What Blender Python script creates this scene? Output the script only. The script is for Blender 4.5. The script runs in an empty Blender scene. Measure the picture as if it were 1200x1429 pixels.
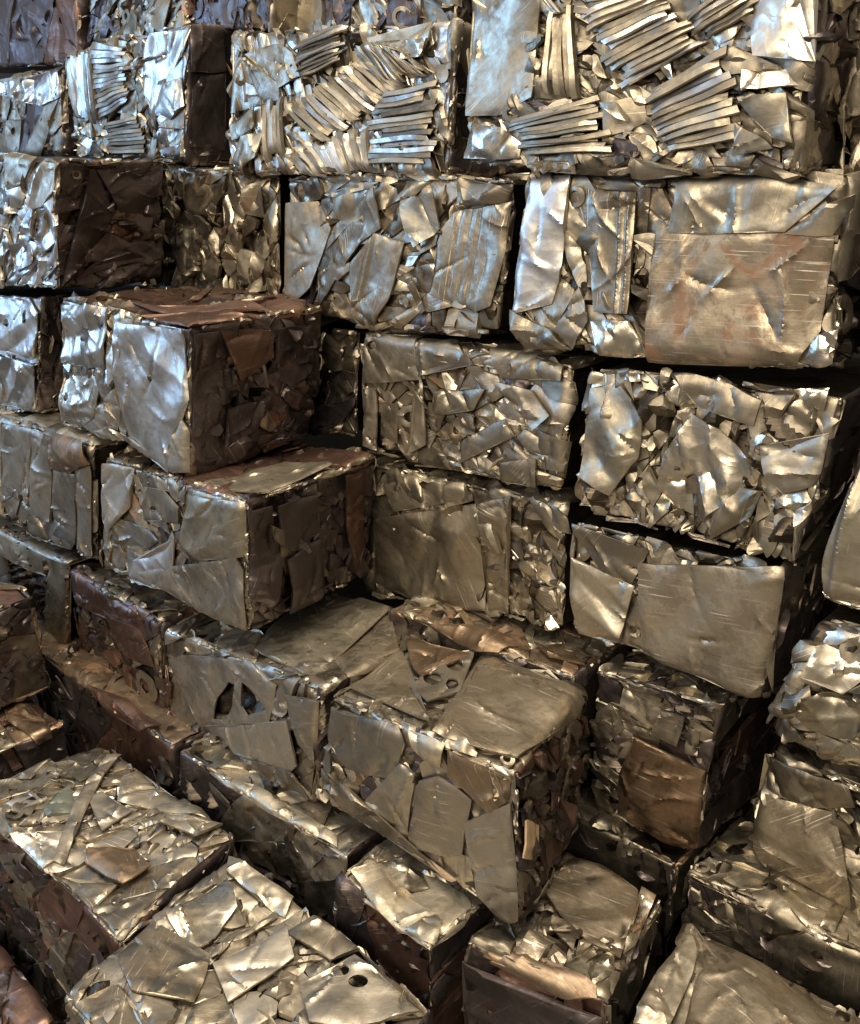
import bpy, math, random
import numpy as np
from mathutils import Vector
from mathutils.geometry import delaunay_2d_cdt

scene = bpy.context.scene
R = math.radians
# ------------------------------------------------------------------ camera
ZC = 2.95                                   # camera height above the floor
FPX, CX, CY, PITCH = 1300.0, 600.0, 714.5, R(20.5)
cam_d = bpy.data.cameras.new('camera')
cam = bpy.data.objects.new('camera', cam_d)
scene.collection.objects.link(cam)
cam.location = (0, 0, ZC)
cam.rotation_euler = (R(90) - PITCH, 0, 0)
cam_d.sensor_fit = 'HORIZONTAL'
cam_d.sensor_width = 36
cam_d.lens = 36 * FPX / 1200
cam_d.clip_start, cam_d.clip_end = 0.05, 200
scene.camera = cam
# ------------------------------------------------------------------ light: a dim shed, a cool door on the left, warm lamps behind, an added overhead fill
w = bpy.data.worlds.new('World'); scene.world = w; w.use_nodes = True
bg = w.node_tree.nodes['Background']
bg.inputs['Color'].default_value = (1.0, 0.91, 0.76, 1)
bg.inputs['Strength'].default_value = 0.24

def area(name, loc, target, sx, sy, power, col):
    l = bpy.data.lights.new(name, 'AREA'); l.shape = 'RECTANGLE'
    l.size, l.size_y, l.energy, l.color = sx, sy, power, col
    o = bpy.data.objects.new(name, l); scene.collection.objects.link(o)
    o.location = loc
    o.rotation_euler = (Vector(target) - Vector(loc)).to_track_quat('-Z', 'Y').to_euler()
    return o
def azp(az, dist, z): return (math.sin(R(az)) * dist, math.cos(R(az)) * dist, z)
area('door_daylight', azp(-61, 8.0, 3.8), (-2.0, 2.2, 2.7), 2.4, 3.0, 210, (0.30, 0.57, 1.0))
area('warm_lamp', azp(-116, 5.5, 5.2), (-0.6, 2.2, 1.8), 4.6, 2.4, 380, (1.0, 0.865, 0.665))
area('warm_lamp', azp(-160, 4.5, 6.0), (0.2, 2.2, 1.6), 4.6, 2.4, 360, (1.0, 0.865, 0.675))
area('warm_lamp', azp(-15, 2.2, 7.4), (-0.4, 1.6, 0.6), 5.0, 3.0, 700, (1.0, 0.89, 0.72))  # overhead fill with no known source, added to brighten the bale tops
vs = scene.view_settings
vs.view_transform = 'Standard'; vs.look = 'None'; vs.gamma = 1; vs.exposure = 0.2
vs.use_curve_mapping = False
scene.render.engine = 'CYCLES'
scene.cycles.max_bounces = 5

# ------------------------------------------------------------------ pile coordinates: e1 runs along the rows, e2 into the pile
AZ = R(-47)
E1 = np.array([-math.sin(AZ), -math.cos(AZ), 0.0]); E2 = np.array([math.cos(AZ), -math.sin(AZ), 0.0])
E3 = np.array([0, 0, 1.0])
cP, sP = math.cos(PITCH), math.sin(PITCH)
def ray(px, py):
    x = (px - CX) / FPX; y = -(py - CY) / FPX
    return np.array([x, cP + y * sP, -sP + y * cP])
def on_row(px, py, D):                       # measured point on a row's front plane
    d = ray(px, py); return d * (D / d.dot(E2))
def sd(s, D, z): return E1 * s + E2 * D + E3 * z
def project(p):
    p = np.atleast_2d(p)
    x, y, z = p[:, 0], p[:, 1], p[:, 2]
    dep = y * cP - z * sP; up = y * sP + z * cP
    return np.stack([CX + FPX * x / dep, CY - FPX * up / dep], 1)

# ------------------------------------------------------------------ materials
def ramp(nt, lo, hi, a=(0, 0, 0, 1), b=(1, 1, 1, 1)):
    n = nt.nodes.new('ShaderNodeValToRGB')
    n.color_ramp.elements[0].position = lo; n.color_ramp.elements[1].position = hi
    n.color_ramp.elements[0].color = a; n.color_ramp.elements[1].color = b
    return n
def metal(name, c1, c2, rough, metallic=1.0, stain=(0.10, 0.07, 0.05), stain_lo=0.5, stain_hi=0.75, stain_max=0.6,
          scratch=0.5, bump=0.25, crinkle=0.0, rust=0.0):
    m = bpy.data.materials.new(name); m.use_nodes = True
    nt = m.node_tree; N = nt.nodes; L = nt.links
    b = N['Principled BSDF']
    tc = N.new('ShaderNodeTexCoord'); oi = N.new('ShaderNodeObjectInfo')
    def mth(op, a, bb=None, clamp=False):
        n = N.new('ShaderNodeMath'); n.operation = op; n.use_clamp = clamp
        for i, v in enumerate((a, bb)):
            if v is None: continue
            if isinstance(v, (int, float)): n.inputs[i].default_value = v
            else: L.new(v, n.inputs[i])
        return n.outputs[0]
    def mix(fac, a, bb, mode='MIX'):
        n = N.new('ShaderNodeMix'); n.data_type = 'RGBA'; n.blend_type = mode
        for s, v in ((0, fac), (6, a), (7, bb)):
            if isinstance(v, (int, float)): n.inputs[s].default_value = v
            elif isinstance(v, tuple): n.inputs[s].default_value = (*v, 1)
            else: L.new(v, n.inputs[s])
        return n.outputs[2]
    def noise(vec, scale, detail=4, rgh=0.55, dist=0.0):
        n = N.new('ShaderNodeTexNoise'); n.inputs['Scale'].default_value = scale
        n.inputs['Detail'].default_value = detail; n.inputs['Roughness'].default_value = rgh
        n.inputs['Distortion'].default_value = dist
        L.new(vec, n.inputs['Vector']); return n.outputs['Fac']
    def rmp(v, lo, hi):
        n = ramp(nt, lo, hi); L.new(v, n.inputs[0]); return n.outputs[0]
    off = N.new('ShaderNodeVectorMath'); off.operation = 'ADD'
    comb = N.new('ShaderNodeCombineXYZ')
    L.new(mth('MULTIPLY', oi.outputs['Random'], 37.0), comb.inputs[0]); L.new(mth('MULTIPLY', oi.outputs['Random'], 91.0), comb.inputs[2])
    L.new(tc.outputs['Object'], off.inputs[0]); L.new(comb.outputs[0], off.inputs[1])
    obj = off.outputs[0]
    mp = N.new('ShaderNodeMapping'); mp.inputs['Scale'].default_value = (6, 260, 1); L.new(tc.outputs['UV'], mp.inputs[0])
    mp2 = N.new('ShaderNodeMapping'); mp2.inputs['Scale'].default_value = (5, 230, 1); L.new(tc.outputs['UV'], mp2.inputs[0])
    brush = noise(mp.outputs[0], 1.0, 3, 0.6)
    blot = noise(obj, 9.0, 8, 0.74, 0.5)
    blot2 = noise(obj, 26.0, 3, 0.6, 0.3)
    smask = mth('MULTIPLY', rmp(blot, stain_lo, stain_hi), stain_max)
    smask2 = mth('MULTIPLY', rmp(blot2, 0.52, 0.72), 0.35 * stain_max + 0.08)
    rnd2 = mth('FRACT', mth('MULTIPLY', oi.outputs['Random'], 13.7))
    base = mix(oi.outputs['Random'], c1, c2)
    val = mth('ADD', mth('MULTIPLY', rnd2, 0.45), 0.72)
    vcol = N.new('ShaderNodeCombineColor')
    for i in range(3): L.new(val, vcol.inputs[i])
    base = mix(1.0, base, vcol.outputs[0], 'MULTIPLY')
    base = mix(mth('MULTIPLY', rmp(brush, 0.35, 0.7), 0.22), base, tuple(0.55 * (c1[i] + c2[i]) / 2 for i in range(3)))
    base = mix(smask, base, stain)
    base = mix(smask2, base, tuple(0.5 * s + 0.02 for s in stain))
    if rust > 0:
        rn = noise(obj, 5.0, 7, 0.7, 1.2)
        rm = mth('MULTIPLY', rmp(rn, 0.60 - 0.14 * rust, 0.74 - 0.16 * rust), min(1.0, 0.5 + 0.5 * rust))
        base = mix(rm, base, (0.17, 0.080, 0.038))
    sc = noise(mp2.outputs[0], 1.0, 2, 0.5, 0.2)
    scm = mth('MULTIPLY', rmp(sc, 0.64, 0.68), mth('MULTIPLY', rmp(blot, 0.42, 0.6), scratch))
    base = mix(scm, base, (0.75, 0.70, 0.60))
    L.new(base, b.inputs['Base Color'])
    met = mth('SUBTRACT', metallic, mth('MULTIPLY', smask, 0.35))
    if rust > 0: met = mth('SUBTRACT', met, mth('MULTIPLY', rm, 0.6))
    L.new(met, b.inputs['Metallic'])
    rg = mth('ADD', rough, mth('MULTIPLY', smask, 0.22))
    rg = mth('ADD', rg, mth('MULTIPLY', mth('SUBTRACT', blot2, 0.5), 0.22))
    rg = mth('ADD', rg, mth('MULTIPLY', mth('SUBTRACT', brush, 0.5), 0.18))
    rg = mth('ADD', rg, mth('MULTIPLY', mth('SUBTRACT', rnd2, 0.5), 0.10))
    if rust > 0: rg = mth('ADD', rg, mth('MULTIPLY', rm, 0.3))
    L.new(mth('MAXIMUM', rg, 0.12), b.inputs['Roughness'])
    # fine relief: brush lines, pitting, soft dents, and creases between small crushed facets
    h = mth('MULTIPLY', brush, 0.00015)
    h = mth('ADD', h, mth('MULTIPLY', blot2, 0.0007))
    h = mth('ADD', h, mth('MULTIPLY', noise(obj, 9.0, 1, 0.5), 0.0016))
    if crinkle > 0:
        wn = N.new('ShaderNodeTexNoise'); wn.inputs['Scale'].default_value = 8; wn.inputs['Detail'].default_value = 2; L.new(obj, wn.inputs['Vector'])
        wv = N.new('ShaderNodeVectorMath'); wv.operation = 'MULTIPLY_ADD'; wv.inputs[1].default_value = (0.10, 0.10, 0.10)
        L.new(wn.outputs['Color'], wv.inputs[0]); L.new(obj, wv.inputs[2])
        for sc_, am in ((7.0, 0.008), (22.0, 0.0026)):
            v = N.new('ShaderNodeTexVoronoi'); v.inputs['Scale'].default_value = sc_; L.new(wv.outputs[0], v.inputs['Vector'])
            h = mth('ADD', h, mth('MULTIPLY', v.outputs['Distance'], am * crinkle))
    bp = N.new('ShaderNodeBump'); bp.inputs['Strength'].default_value = 1.0; bp.inputs['Distance'].default_value = 1.0
    L.new(h, bp.inputs['Height']); L.new(bp.outputs[0], b.inputs['Normal'])
    return m

M = {
 'steel':  metal('mill_steel', (0.32, 0.282, 0.212), (0.46, 0.41, 0.318), 0.40, stain=(0.10, 0.070, 0.042), stain_lo=0.45, stain_hi=0.62, crinkle=0.45),
 'dull':   metal('dull_steel', (0.21, 0.18, 0.135), (0.31, 0.27, 0.205), 0.44, stain=(0.07, 0.05, 0.034), stain_lo=0.45, crinkle=0.45),
 'bright': metal('bright_steel', (0.52, 0.465, 0.37), (0.66, 0.60, 0.50), 0.31, stain=(0.14, 0.10, 0.065), stain_lo=0.48, stain_hi=0.68, stain_max=0.55, crinkle=0.8),
 'panel':  metal('flat_sheet_steel', (0.30, 0.26, 0.195), (0.36, 0.31, 0.235), 0.40, stain=(0.085, 0.06, 0.036), stain_lo=0.46, stain_hi=0.55, stain_max=0.7, scratch=0.7, crinkle=0.45),
 'grey':   metal('cut_plate_steel', (0.30, 0.27, 0.22), (0.40, 0.36, 0.295), 0.43, stain=(0.12, 0.09, 0.062), stain_lo=0.45, stain_hi=0.65, stain_max=0.6, crinkle=0.3),
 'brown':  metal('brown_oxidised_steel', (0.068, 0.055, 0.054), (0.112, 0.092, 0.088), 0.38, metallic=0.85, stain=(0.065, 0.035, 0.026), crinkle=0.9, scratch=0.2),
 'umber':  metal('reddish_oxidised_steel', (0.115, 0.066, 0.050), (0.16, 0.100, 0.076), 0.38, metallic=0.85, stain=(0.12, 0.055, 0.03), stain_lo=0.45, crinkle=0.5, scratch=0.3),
 'rust':   metal('rusty_steel', (0.26, 0.20, 0.135), (0.21, 0.15, 0.10), 0.42, metallic=0.95, stain=(0.11, 0.058, 0.030), stain_lo=0.42, crinkle=0.4, rust=0.6),
 'rusted_panel': metal('rust_streaked_sheet', (0.30, 0.255, 0.185), (0.32, 0.27, 0.20), 0.38, stain=(0.085, 0.057, 0.033), stain_lo=0.46, stain_hi=0.55, stain_max=0.7, scratch=0.7, crinkle=0.35, rust=0.7),
 'bronze': metal('browned_sheet', (0.20, 0.140, 0.090), (0.22, 0.155, 0.10), 0.33, stain=(0.075, 0.040, 0.024), stain_lo=0.46, stain_hi=0.58, stain_max=0.7, scratch=0.5, crinkle=0.15),
 'silver': metal('pale_silver_sheet', (0.46, 0.43, 0.385), (0.60, 0.57, 0.53), 0.34, stain=(0.16, 0.13, 0.10), stain_lo=0.48, stain_max=0.5, crinkle=0.5),
 'core':   metal('shaded_packed_scrap', (0.055, 0.045, 0.034), (0.09, 0.074, 0.055), 0.45, crinkle=1.0, scratch=0.2),  # base colour darkened to put shade into the cracks between sheets
 'cardboard': metal('tan_primer_strip', (0.42, 0.29, 0.17), (0.42, 0.29, 0.17), 0.6, metallic=0.0, scratch=0.1),
 'green':  metal('green_coated_sheet', (0.15, 0.165, 0.13), (0.15, 0.165, 0.13), 0.42, metallic=0.5),
}

# ------------------------------------------------------------------ structure
def plain(name, c, rough):
    m = bpy.data.materials.new(name); m.use_nodes = True
    nt = m.node_tree; b = nt.nodes['Principled BSDF']; b.inputs['Roughness'].default_value = rough
    n = nt.nodes.new('ShaderNodeTexNoise'); n.inputs['Scale'].default_value = 3; n.inputs['Detail'].default_value = 8
    r = ramp(nt, 0.3, 0.7, (*[v * 0.6 for v in c], 1), (*c, 1))
    nt.links.new(n.outputs['Fac'], r.inputs[0]); nt.links.new(r.outputs[0], b.inputs['Base Color'])
    return m
def new_mesh(name, verts, faces, mat, parent=None, uv=None, smooth=35, loc=None):
    me = bpy.data.meshes.new(name)
    verts = np.asarray(verts, dtype=np.float32)
    if isinstance(faces, np.ndarray):
        nf, k = faces.shape
        me.vertices.add(len(verts)); me.vertices.foreach_set('co', verts.ravel())
        me.loops.add(nf * k); me.loops.foreach_set('vertex_index', faces.astype(np.int32).ravel())
        me.polygons.add(nf); me.polygons.foreach_set('loop_start', np.arange(0, nf * k, k, dtype=np.int32))
        me.update(calc_edges=True)
    else:
        me.from_pydata([tuple(map(float, v)) for v in verts], [], faces)
    if uv is not None:
        l = me.uv_layers.new(name='UVMap')
        idx = np.empty(len(me.loops), dtype=np.int32); me.loops.foreach_get('vertex_index', idx)
        l.data.foreach_set('uv', np.asarray(uv, dtype=np.float32)[idx].ravel())
    me.polygons.foreach_set('use_smooth', np.ones(len(me.polygons), dtype=bool))
    if smooth: me.set_sharp_from_angle(angle=R(smooth))
    me.materials.append(mat)
    o = bpy.data.objects.new(name, me); scene.collection.objects.link(o)
    if parent: o.parent = parent
    return o
def slab(name, s0, s1, d0, d1, z0, z1, mat):
    v = [sd(s, d, z) + E3 * ZC for z in (z0, z1) for d in (d0, d1) for s in (s0, s1)]
    f = [(0, 2, 3, 1), (4, 5, 7, 6), (0, 1, 5, 4), (2, 6, 7, 3), (0, 4, 6, 2), (1, 3, 7, 5)]
    o = new_mesh(name, v, f, mat, smooth=0); o['kind'] = 'structure'; return o
slab('concrete_floor', -9, 4, -6, 6, -ZC - 0.2, -ZC, plain('stained_concrete', (0.16, 0.145, 0.125), 0.8))
slab('backing_wall', -9, 4, 3.35, 3.5, -ZC + 0.004, 2.2, plain('dark_backing', (0.05, 0.045, 0.04), 0.85))  # unseen dark backing, added so the gaps between bales go black

# ------------------------------------------------------------------ crumple fields
class Field:
    """sharp-creased crumple: masked triangle waves along random directions plus soft dents"""
    def __init__(s, rng, slope, lam, n=5):
        s.t = []
        for k in range(n):
            l = lam * math.exp(rng.uniform(-0.7, 0.7)); a = rng.uniform(0, math.pi)
            s.t.append((math.cos(a) * 1 / l, math.sin(a) / l, rng.random(), slope * l / 4 * rng.uniform(0.5, 1.2),
                        rng.uniform(0, 6.3), rng.uniform(0, 6.3), rng.uniform(4, 14), rng.uniform(4, 14)))
        s.w = [(rng.uniform(-18, 18), rng.uniform(-18, 18), rng.uniform(0, 6.3)) for _ in range(4)]
    def __call__(s, u, v):
        wx = 0.010 * (np.sin(s.w[0][0] * u + s.w[0][1] * v + s.w[0][2]) + np.sin(s.w[1][0] * u + s.w[1][1] * v + s.w[1][2]))
        wy = 0.010 * (np.sin(s.w[2][0] * u + s.w[2][1] * v + s.w[2][2]) + np.sin(s.w[3][0] * u + s.w[3][1] * v + s.w[3][2]))
        h = 0
        for fx, fy, ph, a, m1, m2, k1, k2 in s.t:
            p = fx * (u + wx) + fy * (v + wy) + ph
            tri = 4 * np.abs(p - np.floor(p + 0.5)) - 1
            mask = np.clip(0.5 + 0.9 * np.sin(k1 * u + m1) * np.cos(k2 * v + m2), 0, 1)
            h = h + a * tri * mask
        return h

def resample(poly, g):
    out = []
    n = len(poly)
    for i in range(n):
        a = np.array(poly[i]); b = np.array(poly[(i + 1) % n]); d = np.linalg.norm(b - a)
        k = max(1, int(round(d / g)))
        for j in range(k): out.append(a + (b - a) * j / k)
    return np.array(out)
def inside(pts, poly):
    x, y = pts[:, 0], pts[:, 1]; r = np.zeros(len(pts), bool)
    n = len(poly); j = n - 1
    for i in range(n):
        xi, yi = poly[i]; xj, yj = poly[j]
        if abs(yj - yi) > 1e-12:
            c = ((yi > y) != (yj > y)) & (x < (xj - xi) * (y - yi) / (yj - yi) + xi); r ^= c
        j = i
    return r
def edge_dist(pts, poly):
    a = poly; b = np.roll(poly, -1, 0); ab = b - a
    l2 = np.maximum((ab ** 2).sum(1), 1e-12)
    ap = pts[:, None, :] - a[None]
    t = np.clip((ap * ab[None]).sum(2) / l2[None], 0, 1)
    d = ap - t[..., None] * ab[None]
    return np.sqrt((d ** 2).sum(2)).min(1)
def area2(poly):
    x, y = poly[:, 0], poly[:, 1]; return 0.5 * np.sum(x * np.roll(y, -1) - y * np.roll(x, -1))

def tessellate(poly, g, rng, holes=()):
    """triangulated sheet inside an outline; returns points (outline first), triangles, outline count"""
    poly = resample(poly, g)
    if area2(poly) < 0: poly = poly[::-1]
    lo, hi = poly.min(0), poly.max(0)
    nx, ny = int((hi[0] - lo[0]) / g) + 2, int((hi[1] - lo[1]) / (g * 0.87)) + 2
    X, Y = np.meshgrid(np.arange(nx), np.arange(ny))
    P = np.stack([(lo[0] + (X + 0.5 * (Y % 2)) * g).ravel(), (lo[1] + Y * g * 0.87).ravel()], 1)
    P = P + np.random.RandomState(rng.randrange(1 << 30)).uniform(-.2 * g, .2 * g, P.shape)
    P = P[inside(P, poly)]
    if len(P): P = P[edge_dist(P, poly) > 0.45 * g]
    hs = []
    for hp in holes:
        hp = resample(hp, g * 0.7); hs.append(hp)
        if len(P):
            P = P[~inside(P, hp)]
        if len(P): P = P[edge_dist(P, hp) > 0.45 * g]
    rings = [poly] + hs
    pts = np.concatenate(rings + [P]) if len(P) else np.concatenate(rings)
    edges = []; k = 0
    for r in rings:
        edges += [(k + i, k + (i + 1) % len(r)) for i in range(len(r))]; k += len(r)
    try:
        vo, eo, fo, ov, oe, of = delaunay_2d_cdt([Vector(p) for p in pts], edges, [], 1, 1e-6, True)
    except Exception:
        return None
    V = np.array([(p.x, p.y) for p in vo])
    F = np.array([f for f in fo if len(f) == 3], dtype=np.int32)
    if len(F) == 0: return None
    cen = V[F].mean(1)
    for hp in hs: 
        keep = ~inside(cen, hp); F = F[keep]; cen = cen[keep]
    e = np.concatenate([F[:, [0, 1]], F[:, [1, 2]], F[:, [2, 0]]])
    key = e.min(1).astype(np.int64) * 100000 + e.max(1)
    u, idx, cnt = np.unique(key, return_index=True, return_counts=True)
    bnd = e[idx[cnt == 1]]
    return V, F, bnd, rings

# ------------------------------------------------------------------ bales
FACES = {'F': (0, 2, 1, -1), 'R': (1, 2, 0, 1), 'T': (0, 1, 2, 1), 'B': (0, 2, 1, 1), 'L': (1, 2, 0, -1), 'D': (0, 1, 2, -1)}
class Bale:
    def __init__(s, key, corners, radius, seed):
        s.key = key; s.C = corners                      # [ix][iy][iz] -> xyz relative to the camera
        C = corners
        s.dim = np.array([np.mean([np.linalg.norm(C[1, j, k] - C[0, j, k]) for j in (0, 1) for k in (0, 1)]),
                          np.mean([np.linalg.norm(C[j, 1, k] - C[j, 0, k]) for j in (0, 1) for k in (0, 1)]),
                          np.mean([np.linalg.norm(C[j, k, 1] - C[j, k, 0]) for j in (0, 1) for k in (0, 1)])])
        s.r = radius; s.rng = random.Random(seed)
        s.base = C[:, :, 0].reshape(-1, 3).mean(0)
        q = s.rng
        s.bw = [(np.array([q.uniform(-9, 9) for _ in range(3)]), q.uniform(0, 6.3), q.uniform(0.3, 1.0)) for _ in range(6)]
        s.bw += [(np.array([q.uniform(-34, 34) for _ in range(3)]), q.uniform(0, 6.3), q.uniform(0.4, 1.0)) for _ in range(3)]
        s.bulge = 0.0075
        s.hero = {f: [] for f in 'FRT'}
        s.root = None
    def wh(s, face):
        a, b, n, sg = FACES[face]; return s.dim[a], s.dim[b]
    def pos(s, face, u, v, h):
        a, b, n, sg = FACES[face]
        W, H = s.dim[a], s.dim[b]
        u = np.asarray(u, float); v = np.asarray(v, float)
        uc, vc = np.clip(u, 0, W), np.clip(v, 0, H)
        over = np.abs(u - uc) + np.abs(v - vc)
        q = np.zeros((len(u), 3)); half = s.dim / 2
        q[:, a] = uc - half[a]; q[:, b] = vc - half[b]; q[:, n] = sg * (half[n] - over)
        r = s.r
        c = np.clip(q, -(half - r), half - r)
        d = q - c; ln = np.maximum(np.linalg.norm(d, axis=1, keepdims=True), 1e-9); nr = d / ln
        bl = sum(a_ * np.sin(q @ k + p) for k, p, a_ in s.bw[:6]) * s.bulge + sum(a_ * np.sin(q @ k + p) for k, p, a_ in s.bw[6:]) * .0022
        p = c + nr * (r + np.asarray(h)[:, None] + bl[:, None])
        t = p / s.dim + 0.5
        x, y, z = t[:, 0:1], t[:, 1:2], t[:, 2:3]
        C = s.C
        out = ((C[0, 0, 0] * (1 - x) + C[1, 0, 0] * x) * (1 - y) + (C[0, 1, 0] * (1 - x) + C[1, 1, 0] * x) * y) * (1 - z) + \
              ((C[0, 0, 1] * (1 - x) + C[1, 0, 1] * x) * (1 - y) + (C[0, 1, 1] * (1 - x) + C[1, 1, 1] * x) * y) * z
        return out
    def local(s, p): return p - s.base
    def uv_of(s, face, pts):
        """measured image points -> metres on a face"""
        W, H = s.wh(face); res = []; r_ = s.r; s.r = 0.002
        for px in pts:
            q = np.array([W / 2, H / 2]); tgt = np.array(px, float)
            for _ in range(25):
                e = 1e-3
                P = project(s.pos(face, [q[0], q[0] + e, q[0]], [q[1], q[1], q[1] + e], np.zeros(3)))
                J = np.stack([(P[1] - P[0]) / e, (P[2] - P[0]) / e], 1)
                try: dq = np.linalg.solve(J, tgt - P[0])
                except np.linalg.LinAlgError: break
                dq = np.clip(dq, -0.15, 0.15); q = q + dq
                q = np.clip(q, [0.0, 0.0], [W, H]) if np.abs(dq).max() > 0.1 else q
                q = np.clip(q, [-0.05, -0.05], [W + 0.05, H + 0.05])
                if np.abs(dq).max() < 1e-4: break
            res.append(q)
        s.r = r_
        return np.array(res)

G = 0.0106
def sheet(b, face, poly, rng, mat, name='sheet_scrap', h0=0.0, tilt=0.03, slope=0.15, lam=0.12, roll=0.007, rollw=0.007,
          skirt=0.0, holes=(), bend=0.0, g=G, field=None, ang=None, nf=5, ribs=None, crease=.0065, ruffle=.003):
    t = tessellate(np.asarray(poly, float), g, rng, holes)
    if t is None: return None
    V, F, bnd, rings = t
    c = V.mean(0)
    d = np.full(len(V), 1.0)
    for r in rings: d = np.minimum(d, edge_dist(V, r))
    size = max(np.ptp(V[:, 0]), np.ptp(V[:, 1]))
    tl = min(tilt, 0.018 / max(size, 0.02)); a = rng.uniform(0, 6.3)
    h = h0 + tl * ((V[:, 0] - c[0]) * math.cos(a) + (V[:, 1] - c[1]) * math.sin(a))
    f = field or Field(rng, slope, lam, nf)
    h = h + f(V[:, 0], V[:, 1])
    if bend:
        a2 = rng.uniform(0, 6.3); x = (V[:, 0] - c[0]) * math.cos(a2) + (V[:, 1] - c[1]) * math.sin(a2)
        h = h + bend * ((x / (size / 2 + 1e-6)) ** 2 - 0.4)
    if ribs:
        (ox, oy), (dx, dy), offs, amp, wd = ribs
        x = (V[:, 0] - ox) * -dy + (V[:, 1] - oy) * dx
        for o_ in offs: h = h + amp * np.exp(-((x - o_) / wd) ** 2)
    # creases: short sharp folds that fade out at both ends
    for _ in range(rng.choice([0, 1, 2, 3]) + int(size / .07)):
        o_ = V[rng.randrange(len(V))]; a3 = rng.uniform(0, 6.3); dx, dy = math.cos(a3), math.sin(a3)
        x = (V[:, 0] - o_[0]) * dx + (V[:, 1] - o_[1]) * dy; y = -(V[:, 0] - o_[0]) * dy + (V[:, 1] - o_[1]) * dx
        ln = rng.uniform(.03, .10); y = y + rng.uniform(-3, 3) * x * x
        h = h + crease * rng.choice([-1, 1]) * rng.uniform(.5, 1.2) * np.exp(-np.abs(y) / rng.uniform(.004, .010)) * np.exp(-(x / ln) ** 2)
    # torn edges curl a little in and out
    k1, k2, k3 = rng.uniform(-50, 50), rng.uniform(-50, 50), rng.uniform(0, 6.3)
    h = h + ruffle * np.sin(k1 * V[:, 0] + k2 * V[:, 1] + k3) * np.exp(-d / .014)
    h = h - roll * np.exp(-d / rollw)
    n0 = len(V)
    P = b.pos(face, V[:, 0], V[:, 1], h)
    faces = F
    uvp = V
    if skirt > 0:
        ids = np.unique(bnd); mp = {int(i): n0 + k for k, i in enumerate(ids)}
        P2 = b.pos(face, V[ids, 0], V[ids, 1], h[ids] - skirt)
        P = np.concatenate([P, P2]); uvp = np.concatenate([V, V[ids] + 0.002])
        sk = []
        for i, j in bnd:
            i, j = int(i), int(j); sk.append((j, i, mp[i])); sk.append((j, mp[i], mp[j]))
        faces = np.concatenate([F, np.array(sk, dtype=np.int32)])
    if face in 'R': pass
    if ang is None: ang = rng.uniform(0, 3.14)
    ca, sa = math.cos(ang), math.sin(ang)
    uv = np.stack([uvp[:, 0] * ca + uvp[:, 1] * sa, -uvp[:, 0] * sa + uvp[:, 1] * ca], 1) + rng.uniform(0, 9)
    return new_mesh(name, b.local(P), faces, M[mat], b.root, uv=uv, smooth=28)

def core(b, faces, coarse):
    vs_, fs_, uvs = [], [], []; k = 0
    for fc in 'FRTBLD':
        W, H = b.wh(fc); g = 0.014 if fc in faces else 0.09
        nx, ny = max(2, int(W / g)), max(2, int(H / g))
        U, Vv = np.meshgrid(np.linspace(0, W, nx + 1), np.linspace(0, H, ny + 1))
        u, v = U.ravel(), Vv.ravel()
        h = -0.026 + (Field(b.rng, 0.7, 0.09, 5)(u, v) if fc in faces else 0)
        m = np.minimum(np.minimum(u, W - u), np.minimum(v, H - v))
        h = np.where(m < 0.02, -0.018, h)
        vs_.append(b.local(b.pos(fc, u, v, np.zeros(len(u)) + h))); uvs.append(np.stack([u, v], 1))
        i = np.arange(nx * ny); r, c = i // nx, i % nx; a0 = k + r * (nx + 1) + c
        q = np.stack([a0, a0 + 1, a0 + nx + 2, a0 + nx + 1], 1)
        if fc in 'TLB': pass
        fs_.append(q); k += len(u)
    o = new_mesh('packed_core', np.concatenate(vs_), np.concatenate(fs_), M['core'], b.root, uv=np.concatenate(uvs), smooth=30)
    return o

def clip_half(poly, n, d):
    out = []
    for i in range(len(poly)):
        a, c = poly[i], poly[(i + 1) % len(poly)]
        da, dc = np.dot(a, n) - d, np.dot(c, n) - d
        if da <= 0: out.append(a)
        if (da < 0 < dc) or (dc < 0 < da): out.append(a + (c - a) * da / (da - dc))
    return out
def voronoi(W, H, n, rng, elong, gap, margin):
    a = rng.uniform(0, math.pi); ca, sa = math.cos(a), math.sin(a)
    T = np.array([[ca, sa], [-sa * elong, ca * elong]]); Ti = np.linalg.inv(T)
    S = [np.array([rng.uniform(-margin, W + margin), rng.uniform(-margin, H + margin)]) for _ in range(n)]
    # vary the density: pull some seeds together so that small pieces crowd next to large sheets
    for i in range(n // 3):
        j = rng.randrange(n); S[i] = S[i] * 0.45 + S[j] * 0.55
    cells = []
    m = margin
    for i in range(n):
        poly = [np.array(p, float) for p in ((-m, -m), (W + m, -m), (W + m, H + m), (-m, H + m))]
        pi = T @ S[i]
        P = [T @ p for p in poly]
        for j in range(n):
            if j == i: continue
            dv = T @ S[j] - pi; l = np.linalg.norm(dv)
            if l < 1e-6: continue
            nrm = dv / l
            P = clip_half(P, nrm, nrm.dot(pi) + l / 2 - gap)
            if len(P) < 3: break
        if len(P) >= 3: cells.append(np.array([Ti @ p for p in P]))
    return cells
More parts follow.
